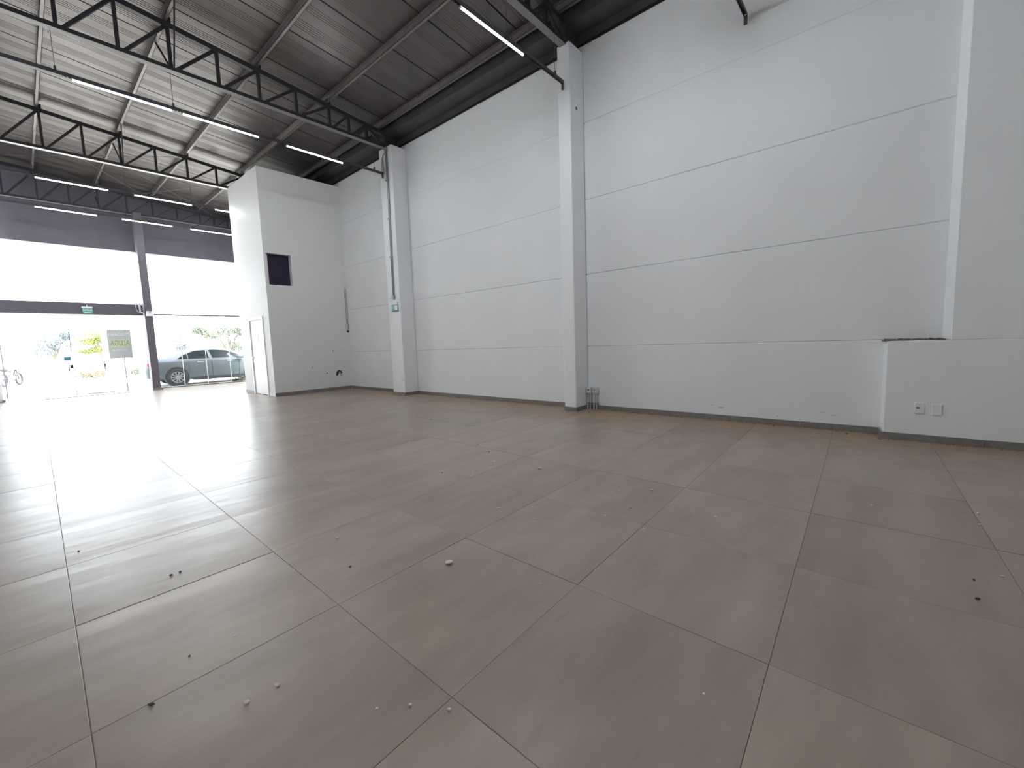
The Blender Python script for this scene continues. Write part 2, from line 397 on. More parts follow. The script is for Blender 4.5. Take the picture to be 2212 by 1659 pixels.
# ------------------------------------------------------------------ inner block (white box room)
bk = struct('wall_inner', ((BX)/2, (BY0+BY1)/2, 0), 'tall white box room with a door and a dark square opening', 'wall')
NX0, NX1, NZ0, NZ1 = -2.147, -1.528, 2.965, 3.781
TH = .14
build(MB().box(BX, NX0, BY0, BY0+TH, 0, BZ).box(NX1, 0, BY0, BY0+TH, 0, BZ).box(NX0, NX1, BY0, BY0+TH, 0, NZ0).box(NX0, NX1, BY0, BY0+TH, NZ1, BZ), 'front_face', 'block', bk)
DY0, DY1, DZ = 12.70, 13.74, 2.13
build(MB().box(BX, BX+TH, BY0+TH, DY0, 0, BZ).box(BX, BX+TH, DY1, BY1, 0, BZ).box(BX, BX+TH, DY0, DY1, DZ, BZ), 'side_face', 'block', bk)
build(MB().box(BX+TH, 0, BY1-TH, BY1, 0, BZ-.001), 'rear_face', 'block', bk)
build(MB().box(BX+.01, -.01, BY0+.01, BY1-.01, BZ-.1, BZ-.002), 'lid', 'block', bk)
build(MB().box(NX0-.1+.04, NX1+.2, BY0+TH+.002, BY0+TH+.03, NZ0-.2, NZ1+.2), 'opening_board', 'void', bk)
bi = struct('baseboard_inner', (-1.1, BY0, 0), 'grey tile skirting around the white box room', 'skirting')
skirt(bi, (BX-.012, BY0), (-.012, BY0)) if False else None
for k in range(3):
    x0 = BX-.012 + k*.73; build(MB().box(x0+.001, min(x0+.729, -.012), BY0-.012, BY0, 0, .085), 'skirting_tile', 'skirting', bi, bevel=.0015)
build(MB().box(BX-.012, BX, BY0-.01, DY0-.06, 0, .085), 'skirting_tile', 'column', bi, bevel=.0015)
build(MB().box(BX-.012, BX, DY1+.05, BY1, 0, .085), 'skirting_tile', 'skirting', bi, bevel=.0015)
# door
d1 = struct('door_1', (BX, 13.22, 0), 'narrow white flush door in the side of the white box room', 'door')
build(MB().box(BX-.022, BX+.05, DY0-.03, DY0+.05, 0, DZ+.035).box(BX-.022, BX+.05, DY1-.05, DY1+.03, 0, DZ+.035).box(BX-.022, BX+.05, DY0+.05, DY1-.05, DZ-.045, DZ+.035), 'door_frame', 'door', d1, bevel=.004)
lf = build(MB().box(BX+.004, BX+.04, DY0+.053, DY1-.053, .012, DZ-.048), 'door_leaf', 'door', d1, bevel=.002)
hd = MB().tube([(BX+.004, 13.63, 1.05), (BX-.05, 13.63, 1.05), (BX-.052, 13.52, 1.05)], .010, 8).lathe([(0, -.008), (.026, -.008), (.026, 0), (0, 0)], 12, 'x', (BX+.004, 13.63, 1.05)).lathe([(0, -.008), (.02, -.008), (.02, 0)], 12, 'x', (BX+.004, 13.63, .93))
build(hd, 'door_handle', 'chrome', lf)
build(MB().box(BX-.002, BX+.004, 13.13, 13.29, 1.49, 1.70), 'door_plate', 'greyplastic', lf, bevel=.001)

# ------------------------------------------------------------------ roof: sheets, purlins
ce = struct('ceiling', (-3.5, 8, 6.4), 'dark ribbed zinc roof on steel purlins, rising to the left', 'ceiling')
def sheet_profile(w_):
    pts = [(0, .05), (.015, .05), (.016, .0)]
    for c in (.22, .27, .32, .37, .62, .67, .72, .77, .82):
        y = c*w_; pts += [(y-.007, 0), (y-.002, .006), (y+.002, .006), (y+.007, 0)]
    pts += [(w_-.011, 0), (w_-.010, .05), (w_, .05)]
    return pts
SW = 1.02; pr = sheet_profile(SW)
x0, x1 = -7.4, .25
sm = MB(); n = len(pr)
sm.add([(x0, y, roofz(x0)+z) for y, z in pr] + [(x1, y, roofz(x1)+z) for y, z in pr], [(i, i+1, n+i+1, n+i) for i in range(n-1)])
sm.add([(x0, 0, roofz(x0)+.06), (x0, SW, roofz(x0)+.06), (x1, SW, roofz(x1)+.06), (x1, 0, roofz(x1)+.06)], [(0, 1, 2, 3)])
first = None
for k in range(24):
    y = 17.12 + 3*SW - (k+1)*SW
    if first is None:
        first = build(sm, 'roof_sheet', 'roof', ce); o = first
    else:
        o = first.copy(); COL.objects.link(o)
    o.location = (0, y, 0)
PX = [-.52, -1.76, -3.11, -4.47, -5.80, -6.98]
for x in PX:
    zb, zt = chordz(x)+.09, roofz(x)-.004
    p = MB().box(x-.006, x, YB, YF, zb, zt).box(x-.055, x, YB, YF, zb, zb+.006).box(x-.055, x, YB, YF, zt-.012, zt-.006).box(x-.055, x-.049, YB, YF, zb, zb+.022)
    build(p, 'purlin', 'purlin', ce)
# eave gutter along the right wall
eg = build(MB().box(-.40, -.03, YB, YF, 6.235, 6.242).box(-.404, -.398, YB, YF, 6.235, 6.44).box(-.425, -.398, YB, YF, 6.434, 6.44).box(-.035, -.03, YB, YF, 6.1, 6.45), 'eave_gutter', 'gutter', ce)
build(MB().box(.0, .10, YB, YF, 6.07, 6.47), 'eave_closer', 'steel', ce)
# bracing rods in the last roof bay and thin sag rods
for a, b in (((-6.9, 14.6), (-3.2, 19.2)), ((-3.2, 14.6), (-6.9, 19.2)), ((-5.6, 15.2), (-1.4, 19.2)), ((-1.4, 14.6), (-3.6, 19.2))):
    build(MB().tube([(a[0], a[1], chordz(a[0])+.05), (b[0], b[1], chordz(b[0])+.05)], .007, 6), 'brace_rod', 'purlin', ce)

# ------------------------------------------------------------------ trusses
NODES = [-.86, -1.30, -1.74, -2.43, -3.11, -3.78, -4.47, -5.13, -5.80, -6.48]
def make_truss():
    t = thing('roof_truss', (-3.7, 0, 5.95), '', 'truss', 'roof trusses across the hall')
    xa, xe = -7.1, -.18
    q = MB(); w2 = .045
    q.add([(x, s*w2, chordz(x)+dz) for x in (xa, xe) for s in (-1, 1) for dz in (0, .085)],
          [(0, 1, 3, 2), (4, 6, 7, 5), (0, 4, 5, 1), (2, 3, 7, 6), (0, 2, 6, 4), (1, 5, 7, 3)])
    build(q, 'top_chord', 'steel', t)
    bc = build(MB().box(xa, -.30, -.06, -.053, 5.952, 6.012).box(xa, -.30, .053, .06, 5.952, 6.012).box(xa, -.30, -.06, .06, 5.952, 5.957), 'bottom_chord', 'steel', t)
    build(MB().box(xa, -.30, -.058, .058, 5.948, 5.952), 'lit_underside', 'chord_lit', bc)  # pale strip painted as the floor-lit underside of the chord
    for x in NODES:
        z = chordz(x)+.01
        build(MB().box(x-.022, x+.022, -.035, -.030, 5.957, z).box(x-.022, x-.017, -.035, .035, 5.957, z).box(x+.017, x+.022, -.035, .035, 5.957, z), 'vertical', 'steel', t)
    N2 = NODES
    for i in range(len(N2)-1):
        xb, xt = N2[i+1]+.05, N2[i]-.03
        build(MB().bar((xb, 0, 5.985), (xt, 0, chordz(xt)+.02), .05, .045), 'diagonal', 'steel', t)
    build(MB().bar((-7.1, 0, 5.985), (-6.53, 0, chordz(-6.5)+.02), .05, .045), 'diagonal', 'steel', t)
    build(MB().bar((-.84, 0, chordz(-.8)+.02), (-.40, 0, 5.985), .05, .045), 'diagonal', 'steel', t)
    build(MB().box(-.42, -.04, -.07, .07, 5.99, 6.25).box(-.5, -.0, -.11, .11, 5.981, 5.992), 'bearing', 'steel', t)
    for x in PX[1:]:
        build(MB().box(x-.03, x+.05, -.05, .05, chordz(x)+.08, chordz(x)+.17), 'cleat', 'steel', t)
    for x in (-4.47,):
        for s in (-1, 1):
            build(MB().bar((x+.03, s*.05, 5.99), (x-.03, s*.72, chordz(x)+.11), .022, .022), 'knee_brace', 'steel', t)
    return t
tr = make_truss()
TL = [(4.07, 'black steel truss at the top edge, ending on the nearest column'), (9.2, 'black steel truss ending on the column with the exit sign'),
      (14.57, 'black steel truss running in behind the tall white box room'), (19.3, 'dim dark steel truss just inside the glazed front')]
for i, (y, l) in enumerate(TL):
    if i == 0: tr.location = (-3.7, y, 5.95); tr['label'] = l
    else: dup(tr, (-3.7, y, 5.95), l)

# ------------------------------------------------------------------ lamp channels and tube lamps
def channel(y, z, xe, label, clips, top, drop=True, xs=-7.08):
    t = thing('lamp_channel', ((xs+xe)/2, y, z), label, 'lamp channel', 'slotted channels carrying the tube lamps')
    b = MB().box(xs, xe, y-.02, y+.02, z+.046, z+.050)
    for s in (-1, 1):
        ys = sorted((y+s*.02, y+s*.017)); b.box(xs, xe, ys[0], ys[1], z+.014, z+.048)
        x = xs
        while x < xe-.03: b.box(x, x+.028, ys[0], ys[1], z, z+.014); x += .045
    if drop: b.box(xe-.03, xe, y-.02, y+.02, z-.085, z+.02)
    build(b, 'channel', 'track', t)
    for x in clips:
        build(MB().box(x-.012, x+.012, y-.016, y+.016, z+.036, z+.105).box(x-.02, x+.02, y-.02, y+.02, z+.03, z+.045), 'clip', 'track', t)
        build(MB().tube([(x, y, z+.1), (x, y, top(x))], .0035, 6), 'hanger_rod', 'track', t)
    return t
bot = lambda x: 5.952
pur = lambda x: roofz(x)-.01
channel(1.49, 5.285, -.05, 'dark slotted channel end showing at the top against the large wall', [-1.8, -.9], pur)
channel(4.04, 5.33, -.45, 'dark slotted channel ending in front of the nearest column', [-5.86, -4.48, -2.9, -1.815, -.678], bot)
channel(9.25, 5.355, -.45, 'long slotted channel ending at the column with the exit sign', [-5.861, -4.483, -2.904, -.685], bot)
channel(14.57, 5.32, -.45, 'slotted channel passing behind the white box room, the upper far one', [-5.9, -4.45, -3.09, -2.412, -.7], bot)
channel(17.4, 5.33, -.3, 'lower slotted channel in front of the dark facade cladding', [-5.9, -4.45, -2.4, -.8], pur)
LAMP = None
def lamp(xa, xb, y, z, label, lit=True):
    global LAMP
    L_ = xb-xa; xm = (xa+xb)/2
    t = thing('tube_lamp', (xm, y, z), label, 'tube lamp', 'white tube lamps under the channels')
    build(MB().box(xa, xb, y-.016, y+.016, z-.014, z-.001), 'lamp_body', 'plastic', t, bevel=.003)
    m = MB(); pf = []
    for k in range(7):
        a = math.pi*k/6; pf.append((y+.0145*math.cos(a), z-.014-.018*math.sin(a)))
    m.prism(pf, xa+.012, xb-.012, 'x')
    build(m, 'diffuser', 'lamp' if lit else 'lamp_off', t)
    for x in (xa, xb-.012): build(MB().box(x, x+.012, y-.017, y+.017, z-.034, z-.001), 'end_cap', 'plastic', t, bevel=.002)
for y_, z_, xs_l in ((1.49, 5.285, (-2.67, -4.37, -5.70, -7.0)), (4.04, 5.33, (-4.37, -5.70, -7.0))):  # unseen lamps; the row on the large wall channel is added for light
    nm_ = 'large wall channel, added out of view' if y_ < 2 else 'channel ending at the nearest column'
    for k_, x_ in enumerate(xs_l): lamp(x_, x_+1.2, y_, z_, 'tube lamp on the ' + nm_ + ', ' + ('first', 'second', 'third', 'fourth')[k_ + (1 if y_ > 2 else 0)] + ' from the wall', y_ > 2 or k_ in (0, 2))
lamp(-2.68, -1.47, 4.04, 5.33, 'tube lamp at the top edge, nearest the camera')
lamp(-2.67, -1.47, 9.25, 5.355, 'tube lamp between the box room corner and the exit sign column')
lamp(-4.37, -3.17, 9.25, 5.355, 'tube lamp under the middle of the long channel')
lamp(-5.70, -4.50, 9.25, 5.355, 'tube lamp on the long channel, second from the left edge')
lamp(-7.00, -5.80, 9.25, 5.355, 'tube lamp on the long channel, cut off by the left edge', False)
lamp(-6.00, -4.78, 14.57, 5.32, 'left bright tube lamp of the upper pair before the dark facade')
lamp(-4.30, -3.09, 14.57, 5.32, 'right bright tube lamp of the upper pair before the dark facade')
lamp(-2.55, -1.35, 14.57, 5.32, 'tube lamp of the upper far channel hidden behind the box room')
lamp(-5.96, -4.74, 17.4, 5.33, 'left bright tube lamp of the lowest row on the dark facade')
lamp(-4.21, -2.99, 17.4, 5.33, 'middle bright tube lamp of the lowest row on the dark facade')
lamp(-2.52, -1.32, 17.4, 5.33, 'right bright tube lamp of the lowest row, beside the white box')

# ------------------------------------------------------------------ glazed front
wf = struct('wall_front', (-3.5, YF, 0), 'dark cladding above the glazed shop front', 'wall')
build(MB().box(-7.4, .2, YF-.02, YF+.2, 4.80, 7.2), 'cladding', 'header', wf)
build(MB().box(-7.2, -3.45, 19.45, YF+.12, 2.60, 2.97), 'beam', 'header', wf, bevel=.004)
build(MB().box(-3.45, 0, YF-.03, YF+.03, 2.635, 2.685), 'transom', 'header', wf)
build(MB().box(-3.45, 0, YF-.03, YF+.03, 0, .03), 'sill', 'header', wf)
pst = thing('steel_post', (-3.57, 19.2, 0), 'dark square steel post in the middle of the glazed front', 'post')
build(MB().box(-3.682, -3.470, 19.05, 19.40, .07, 6.0), 'shaft', 'header', pst, bevel=.004)
build(MB().box(-3.70, -3.41, 19.03, 19.42, 0, .075), 'base', 'skirting', pst, bevel=.004)
def pane(win, x0, x1, z0, z1, y=YF):
    o = build(MB().box(x0+.003, x1-.003, y-.005, y+.005, z0+.003, z1-.003), 'pane', 'glass', win); return o
w1 = struct('window_1', (-5.4, YF, 3.0), 'upper left shop front glass above the dark beam', 'window')
for a, b in ((-7.1, -5.8), (-5.8, -4.6), (-4.6, -3.47)): pane(w1, a, b, 2.97, 4.8)
w2 = struct('window_2', (-1.7, YF, 2.7), 'upper right shop front glass beside the steel post', 'window')
for a, b in ((-3.47, -1.9), (-1.9, -.02)): pane(w2, a, b, 2.685, 4.8)
w3 = struct('window_3', (-1.7, YF, 0), 'lower right shop front glass panes with a car behind', 'window')
xs_ = [-3.47, -2.63, -1.885, -1.095, -.02]
for a, b in zip(xs_[:-1], xs_[1:]): pane(w3, a, b, .03, 2.635)
for x in xs_[1:-1]: build(MB().box(x-.012, x+.012, YF-.007, YF+.007, .03, 2.635), 'glass_joint', 'glassedge', w3)
w4 = struct('window_4', (-5.4, YF, 0), 'lower left fixed shop front glass around the entrance', 'window')
pane(w4, -6.95, -6.15, .0, 2.6); pane(w4, -4.25, -3.47, 0, 2.6); pane(w4, -6.15, -4.25, 2.16, 2.6)
build(MB().box(-6.975, -6.95, YF-.02, YF+.02, 0, 2.6), 'edge_frame', 'header', w4)
build(MB().box(-6.158, -6.142, YF-.007, YF+.007, 0, 1.25), 'glass_joint', 'glassedge', w4)
d2 = struct('door_2', (-5.2, YF, 0), 'frameless glass entrance doors, one leaf standing open', 'door')
l1 = build(MB().box(-6.14, -5.5, YF-.005, YF+.005, .01, 2.15), 'door_leaf', 'glass', d2)
build(MB().box(-5.512, -5.498, YF-.008, YF+.008, .01, 2.15), 'edge_seal', 'steel', l1)
build(MB().tube([(-5.60, YF-.02, .79), (-5.60, YF-.06, .80), (-5.60, YF-.06, 1.07), (-5.60, YF-.02, 1.08)], .012, 8), 'pull_handle', 'dark', l1)
build(MB().box(-5.57, -5.50, YF-.02, YF+.02, .88, .99), 'lock', 'dark', l1, bevel=.004)
build(MB().box(-5.69, -5.535, YF-.010, YF-.004, 1.13, 1.255), 'door_plate', 'blueplate', l1)
th = math.radians(70); hx, hy = -4.25, YF
def dl(u, v, z): return (hx - u*math.cos(th) - v*math.sin(th), hy + u*math.sin(th) - v*math.cos(th), z)
def dbox(u0, u1, v0, v1, z0, z1):
    m = MB(); m.add([dl(u, v, z) for z in (z0, z1) for u, v in ((u0, v0), (u1, v0), (u1, v1), (u0, v1))], [(0,3,2,1),(4,5,6,7),(0,1,5,4),(1,2,6,5),(2,3,7,6),(3,0,4,7)]); return m
l2 = build(dbox(0, 1.22, -.005, .005, .01, 2.15), 'door_leaf', 'glass', d2)
build(dbox(1.14, 1.21, -.02, .02, .86, .97), 'lock', 'dark', l2)
build(MB().tube([dl(1.06, .02, .77), dl(1.06, .06, .78), dl(1.06, .06, 1.06), dl(1.06, .02, 1.07)], .013, 8), 'pull_handle', 'dark', l2)
build(MB().box(-4.262, -4.238, YF-.012, YF+.012, .0, 1.16), 'jamb_seal', 'copper', d2)
# threshold strips and mat
tag(build(MB().box(-6.30, -4.30, 18.91, 18.95, .0, .012).box(-6.30, -6.26, 18.95, 19.10, 0, .012).box(-4.34, -4.30, 18.95, 19.15, 0, .012), 'floor_strip', 'carlow'), 'thin dark strip on the floor inside the entrance', 'strip')
tag(build(MB().box(-5.23, -4.55, 19.98, 20.75, -.02, .012), 'door_mat', 'carlow', bevel=.004), 'dark mat lying outside the open glass door', 'mat')

# ------------------------------------------------------------------ signs and small fittings
g = thing('rental_sign', (-4.31, YF-.01, 1.15), 'grey rental sign with a pale yellow band on the entrance glass, lettering reversed', 'sign')
build(MB().box(-4.615, -4.015, YF-.022, YF-.012, 1.15, 2.12), 'board', 'signgrey', g)
build(MB().box(-4.57, -4.055, YF-.0235, YF-.0222, 1.52, 1.80), 'yellow_band', 'signyellow', g)
def facing_back(x, y, z, mirror=False, s=1.0):   # text seen by somebody looking towards +y
    m = Matrix(((-s if mirror else s, 0, 0, x), (0, 0, -1, y), (0, s, 0, z), (0, 0, 0, 1))); return m
lettering('ALUGA', .25, 'signdark', g, facing_back(-4.31, YF-.0245, 1.66, True) @ Matrix.Diagonal((.60, 1, 1, 1)))
lettering('noco\u00d7', .19, 'signwhite', g, facing_back(-4.32, YF-.0235, 1.97) @ Matrix.Diagonal((1.12, .9, 1, 1)))
lettering('000 0000 00', .075, 'signwhite', g, facing_back(-4.34, YF-.024, 1.42, True))
lettering('-- --', .04, 'signwhite', g, facing_back(-4.33, YF-.024, 1.23, True))
e1 = thing('exit_sign', (-5.03, 19.42, 2.6), 'hanging green exit sign with a white bar on the dark beam', 'sign')
build(MB().box(-5.17, -4.91, 19.38, 19.44, 2.795, 2.845), 'lamp_bar', 'plastic', e1, bevel=.006)
build(MB().box(-5.155, -4.915, 19.405, 19.413, 2.62, 2.795), 'panel', 'green', e1)
build(MB().box(-5.05, -5.03, 19.40, 19.44, 2.845, 2.90), 'bracket', 'plastic', e1)
lettering('SA\u00cdDA', .085, 'plastic', e1, facing_back(-5.035, 19.403, 2.735))
build(MB().prism([(-5.12, 2.655), (-5.09, 2.675), (-5.09, 2.662), (-4.95, 2.662), (-4.95, 2.648), (-5.09, 2.648), (-5.09, 2.635)], 19.402, 19.405, 'y'), 'arrow', 'plastic', e1)
em = thing('emergency_light', (-3.57, 19.0, 2.56), 'white twin-head emergency light on the dark steel post', 'emergency light')
build(MB().box(-3.65, -3.45, 18.99, 19.045, 2.545, 2.64), 'case', 'plastic', em, bevel=.008)
for x in (-3.60, -3.50): build(MB().box(x-.042, x+.042, 18.97, 19.03, 2.655, 2.715).box(x-.01, x+.01, 19.0, 19.02, 2.635, 2.66), 'lamp_head', 'plastic', em, bevel=.008)
cb = MB().tube([(-3.705, 19.03, 2.60), (-3.72, 19.1, 2.66), (-3.80, 19.43, 2.72), (-3.83, 19.44, 2.80), (-3.84, 19.44, 2.96)], .008, 6)
tag(build(cb, 'cable', 'plastic'), 'thin white cable from the dark beam to the emergency light', 'cable')
tag(build(MB().tube([(-3.74, 19.42, 2.97), (-3.74, 19.41, 2.99), (-3.735, 19.40, 2.95), (-3.73, 19.39, 2.70)], .03, 8), 'conduit_elbow', 'greyplastic'), 'pale conduit elbow where the beam meets the steel post', 'conduit')

fx = -.396
e2 = thing('exit_sign', (fx, 9.15, 2.09), 'small green and white exit sign on the white column', 'sign')
build(MB().box(fx-.035, fx-.001, 9.03, 9.29, 2.25, 2.315), 'lamp_bar', 'plastic', e2, bevel=.005)
build(MB().box(fx-.022, fx-.012, 9.02, 9.285, 2.09, 2.25), 'panel', 'green', e2)
build(MB().box(fx-.024, fx-.010, 9.018, 9.287, 2.088, 2.112), 'dark_edge', 'darkgreen', e2)
build(MB().box(fx-.0235, fx-.021, 9.04, 9.15, 2.125, 2.235), 'pictogram', 'plastic', e2)
def facing_left(x, y, z): return Matrix(((0, 0, -1, x), (-1, 0, 0, y), (0, 1, 0, z), (0, 0, 0, 1)))
lettering('SA\u00cdDA', .05, 'plastic', e2, facing_left(fx-.0235, 9.217, 2.18))
cd = thing('conduit', (fx, 9.17, 2.4), 'pair of grey conduits running down the column to the exit sign', 'conduit')
for dy in (-.018, .018): build(MB().tube([(fx-.02, 9.125+dy, 5.90), (fx-.02, 9.175+dy, 2.50)], .013, 8), 'pipe', 'greypipe', cd)
build(MB().box(fx-.05, fx-.001, 9.135, 9.215, 2.39, 2.50), 'junction_box', 'greypipe', cd, bevel=.004)
build(MB().tube([(fx-.025, 9.215, 2.43), (fx-.03, 9.33, 2.42)], .006, 6), 'side_stub', 'greypipe', cd)
build(MB().box(fx-.05, fx-.001, 9.08, 9.17, 5.86, 5.95), 'top_box', 'greypipe', cd, bevel=.004)
for z in (5.2, 4.3, 3.4): build(MB().box(fx-.036, fx-.002, 9.10+.015*(5.9-z)/.9*.9, 9.19+.015*(5.9-z)/.9*.9, z, z+.025), 'clamp', 'greypipe', cd)
fl2 = MB().tube([(fx-.02, 9.15, 5.86), (fx-.03, 9.22, 5.82), (fx-.03, 9.29, 5.74), (fx-.025, 9.32, 5.55), (fx-.02, 9.33, 5.38)], .011, 8).tube([(fx-.02, 9.29, 5.74), (fx-.02, 9.25, 5.38)], .010, 8)
build(fl2, 'flexible_loop', 'greypipe', cd)
def plate(name, x0, x1, y0, y1, z0, z1, label, slots, parent=None):
    t = thing(name, ((x0+x1)/2, (y0+y1)/2, z0), label, 'socket')
    build(MB().box(x0, x1, y0, y1, z0, z1), 'cover', 'plastic', t, bevel=.003)
    for s in slots: build(MB().box(*s), 'slot', 'dark', t)
    return t
plate('wall_socket', fx-.012, fx, 9.03, 9.10, .335, .445, 'white socket cover low on the far column, the one away from its edge', [])
plate('wall_socket', fx-.012, fx, 8.948, 9.010, .335, .445, 'white socket with one dark hole near the corner of the far column', [(fx-.013, fx-.011, 8.97, 8.985, .385, .40)])
plate('wall_socket', -SD-.012, -SD, -.370, -.293, .306, .423, 'white wall plate with one dark slot on the right wall step', [(-SD-.0135, -SD-.011, -.33, -.305, .362, .378)])
plate('wall_socket', -SD-.012, -SD, -.503, -.425, .300, .418, 'blank white wall plate on the right wall step', [])
plate('wall_socket', -.585, -.505, BY0-.012, BY0, 1.10, 1.215, 'upper white socket on the white box room', [(-.555, -.535, BY0-.0135, BY0-.011, z, z+.02) for z in (1.12, 1.147, 1.174)])
plate('wall_socket', -1.235, -1.155, BY0-.012, BY0, .655, .77, 'lower white socket on the white box room', [(-1.205, -1.185, BY0-.0135, BY0-.011, z, z+.02) for z in (.675, .702, .73)])
vp = thing('pipe_stub', (-.768, BY0, .518), 'white capped pipe stub with a dark centre low on the box room', 'pipe')
build(MB().lathe([(.018, 0), (.040, 0), (.040, -.02), (.018, -.02)], 16, 'y', (-.768, BY0, .518)), 'collar', 'plastic', vp)
build(MB().lathe([(0, -.012), (.018, -.012)], 12, 'y', (-.768, BY0, .518)), 'bore', 'dark', vp)
hl = thing('pipe_hole', (-.40, BY0, .40), 'ragged dark hole with a bent pipe low on the box room', 'hole')
hp = [(-.50, .46), (-.47, .55), (-.41, .585), (-.34, .56), (-.295, .50), (-.33, .47), (-.36, .52), (-.41, .50), (-.445, .43), (-.48, .41)]
build(MB().prism(hp, BY0-.004, BY0+.002, 'y'), 'hole_edge', 'dark', hl)
build(MB().tube([(-.40, BY0, .53), (-.39, BY0-.05, .52), (-.375, BY0-.06, .47), (-.36, BY0-.055, .40)], .012, 8), 'bent_pipe', 'greypipe', hl)
ac = thing('refrigerant_pipes', (-.03, BY0, 1.72), 'thin looped refrigerant pipes beside the corner of the box room', 'pipe')
build(MB().tube([(-.052, BY0-.012, 1.73), (-.060, BY0-.014, 2.95), (-.050, BY0-.014, 3.0), (-.028, BY0-.014, 3.0), (-.016, BY0-.014, 2.95), (-.012, BY0-.012, 1.75)], .0055, 8), 'pipe', 'copper', ac)
build(MB().box(-.062, -.003, BY0-.025, BY0, 1.70, 1.75), 'end_plug', 'carlow', ac, bevel=.004)
for y, l in ((3.895, 'grey conduit box on two pipes in the corner beside the nearest column'), (3.775, 'grey conduit box on two pipes, the one further from the column')):
    b = thing('conduit_box', (-.05, y, 0), l, 'conduit box')
    build(MB().box(-.085, -.004, y-.045, y+.045, .285, .40), 'box', 'greyplastic', b, bevel=.006)
    build(MB().box(-.089, -.084, y-.012, y+.012, .335, .36), 'screw_cover', 'dark' if y > 3.8 else 'greypipe', b)
    for k, dy in enumerate((-.018, .018)): build(MB().tube([(-.045, y+dy, .29), (-.045, y+dy*1.3+.012, .004)], .013, 8), 'pipe', 'greyplastic', b)
    build(MB().box(-.065, -.005, y-.04, y+.045, .10, .118), 'clamp', 'greypipe', b)

# ------------------------------------------------------------------ debris on the floor
DEB = [(-5.12,1.80,.022),(-5.36,2.63,.011),(-5.49,2.22,-.009),(-6.09,1.64,.010),(-6.19,1.64,.010),(-5.83,1.18,.007),(-5.91,1.26,.005),(-5.76,1.06,.007),(-4.02,1.42,.012),(-3.79,1.34,.011),(-4.36,1.78,.008),(-4.36,2.12,.013),
 (-4.06,1.12,.009),(-3.40,2.47,.022),(-3.48,2.50,.010),(-3.33,2.42,.009),(-3.52,1.56,.010),(-3.36,1.36,.012),(-3.48,3.0,.014),(-3.21,3.33,-.010),(-3.06,3.67,-.010),(-4.97,1.27,.006),(-4.78,1.44,.005),(-4.19,2.12,.008),(-2.26,6.12,.018),
 (-2.25,5.59,.016),(-2.45,4.95,.015),(-2.81,6.14,.012),(-3.44,4.53,.014),(-3.88,2.93,.008),(-4.04,3.16,-.008),(-3.50,2.14,.008),(-2.56,-.52,.010),(-2.79,-.50,.010),(-3.53,-.49,.009),(-3.66,-.38,-.007),(-3.86,-.37,-.009),(-2.78,.01,.009),
 (-6.41,1.90,-.010),(-6.26,2.09,-.005),(-6.47,3.82,-.008),(-6.12,2.95,-.010),(-6.16,2.95,-.008),(-6.10,2.08,.006),(-5.16,.42,.005),(-3.61,.81,.010),(-.69,1.45,.012),(-.22,.28,-.013)]
def crumb(seed):
    rr = random.Random(seed); bm = bmesh.new(); bmesh.ops.create_icosphere(bm, subdivisions=1, radius=1)
    for v in bm.verts: v.co *= rr.uniform(.6, 1.25); v.co.z *= .6
    zmin = min(v.co.z for v in bm.verts)
    for v in bm.verts: v.co.z -= zmin
    me = bpy.data.meshes.new('plaster_crumb'); bm.to_mesh(me); bm.free(); return me
CM = [crumb(k) for k in range(5)]; CD = [crumb(20+k) for k in range(3)]
for m_ in CM: m_.materials.append(M['crumb'])
for m_ in CD: m_.materials.append(M['crumbdark'])
DOBJ = []
for k, (x, y, s) in enumerate(DEB):
    dk = s < 0; s = abs(s)
    o = bpy.data.objects.new('grit_speck' if dk else 'plaster_crumb', (CD if dk else CM)[k % (3 if dk else 5)]); COL.objects.link(o)
    o.location = (x, y, .0005); o.scale = (s*R.uniform(.8, 1.3), s, s*R.uniform(.6, 1)); o.rotation_euler = (0, 0, R.uniform(0, 6))
    DOBJ.append((o, dk, k))
ORD = ('first', 'second', 'third', 'fourth', 'fifth', 'sixth', 'seventh', 'eighth', 'ninth', 'tenth', 'eleventh', 'twelfth')
def place(o):
    d = Vector(o.location) - camo.location; u = d.dot(r2)/d.dot(fw); v = -d.dot(u2)/d.dot(fw)
    col = 'left' if u < -.42 else 'middle' if u < .25 else 'right'
    row = 'far' if v < .26 else 'central' if v < .50 else 'near'
    return row + ' ' + col, u
cells = {}
for o, dk, k in DOBJ:
    if k == 0: tag(o, 'largest white plaster crumb on the open floor', 'debris'); continue
    c, u = place(o); cells.setdefault((dk, c), []).append((u, o))
for (dk, c), lst in cells.items():
    lst.sort(key=lambda e: e[0])
    for q, (u, o) in enumerate(lst):
        w_ = 'dark speck of grit' if dk else 'white plaster crumb'
        tag(o, ('only ' + w_ if len(lst) == 1 else w_ + ', ' + ORD[q] + ' from the left') + ' on the ' + c + ' floor', 'debris', 'dark grit specks on the floor' if dk else 'plaster crumbs scattered on the floor')
dm = MB()
def chunk(x, y, s):
    dm.add([(x-s, y-s*.8, 0), (x+s*.9, y-s, 0), (x+s, y+s*.7, 0), (x-s*.7, y+s, 0), (x+R.uniform(-.3, .3)*s, y+R.uniform(-.3, .3)*s, s*R.uniform(.5, 1.1))], [(0, 1, 4), (1, 2, 4), (2, 3, 4), (3, 0, 4)])
for k in range(1500):
    y = R.uniform(-1.6, 12.2); xw = -SD-.012 if y < 0 else -.012
    if 3.9 < y < 4.25 or 8.9 < y < 9.5: xw = -.41
    chunk(xw-.006-abs(R.gauss(0, .035)), y, R.uniform(.002, .009)*(1.6 if R.random() < .06 else 1))
dd = build(dm, 'wall_foot_dust', 'dirt', keep=True); dd['kind'] = 'stuff'; tag(dd, 'brown dust and grit swept along the foot of the right wall', 'dust')

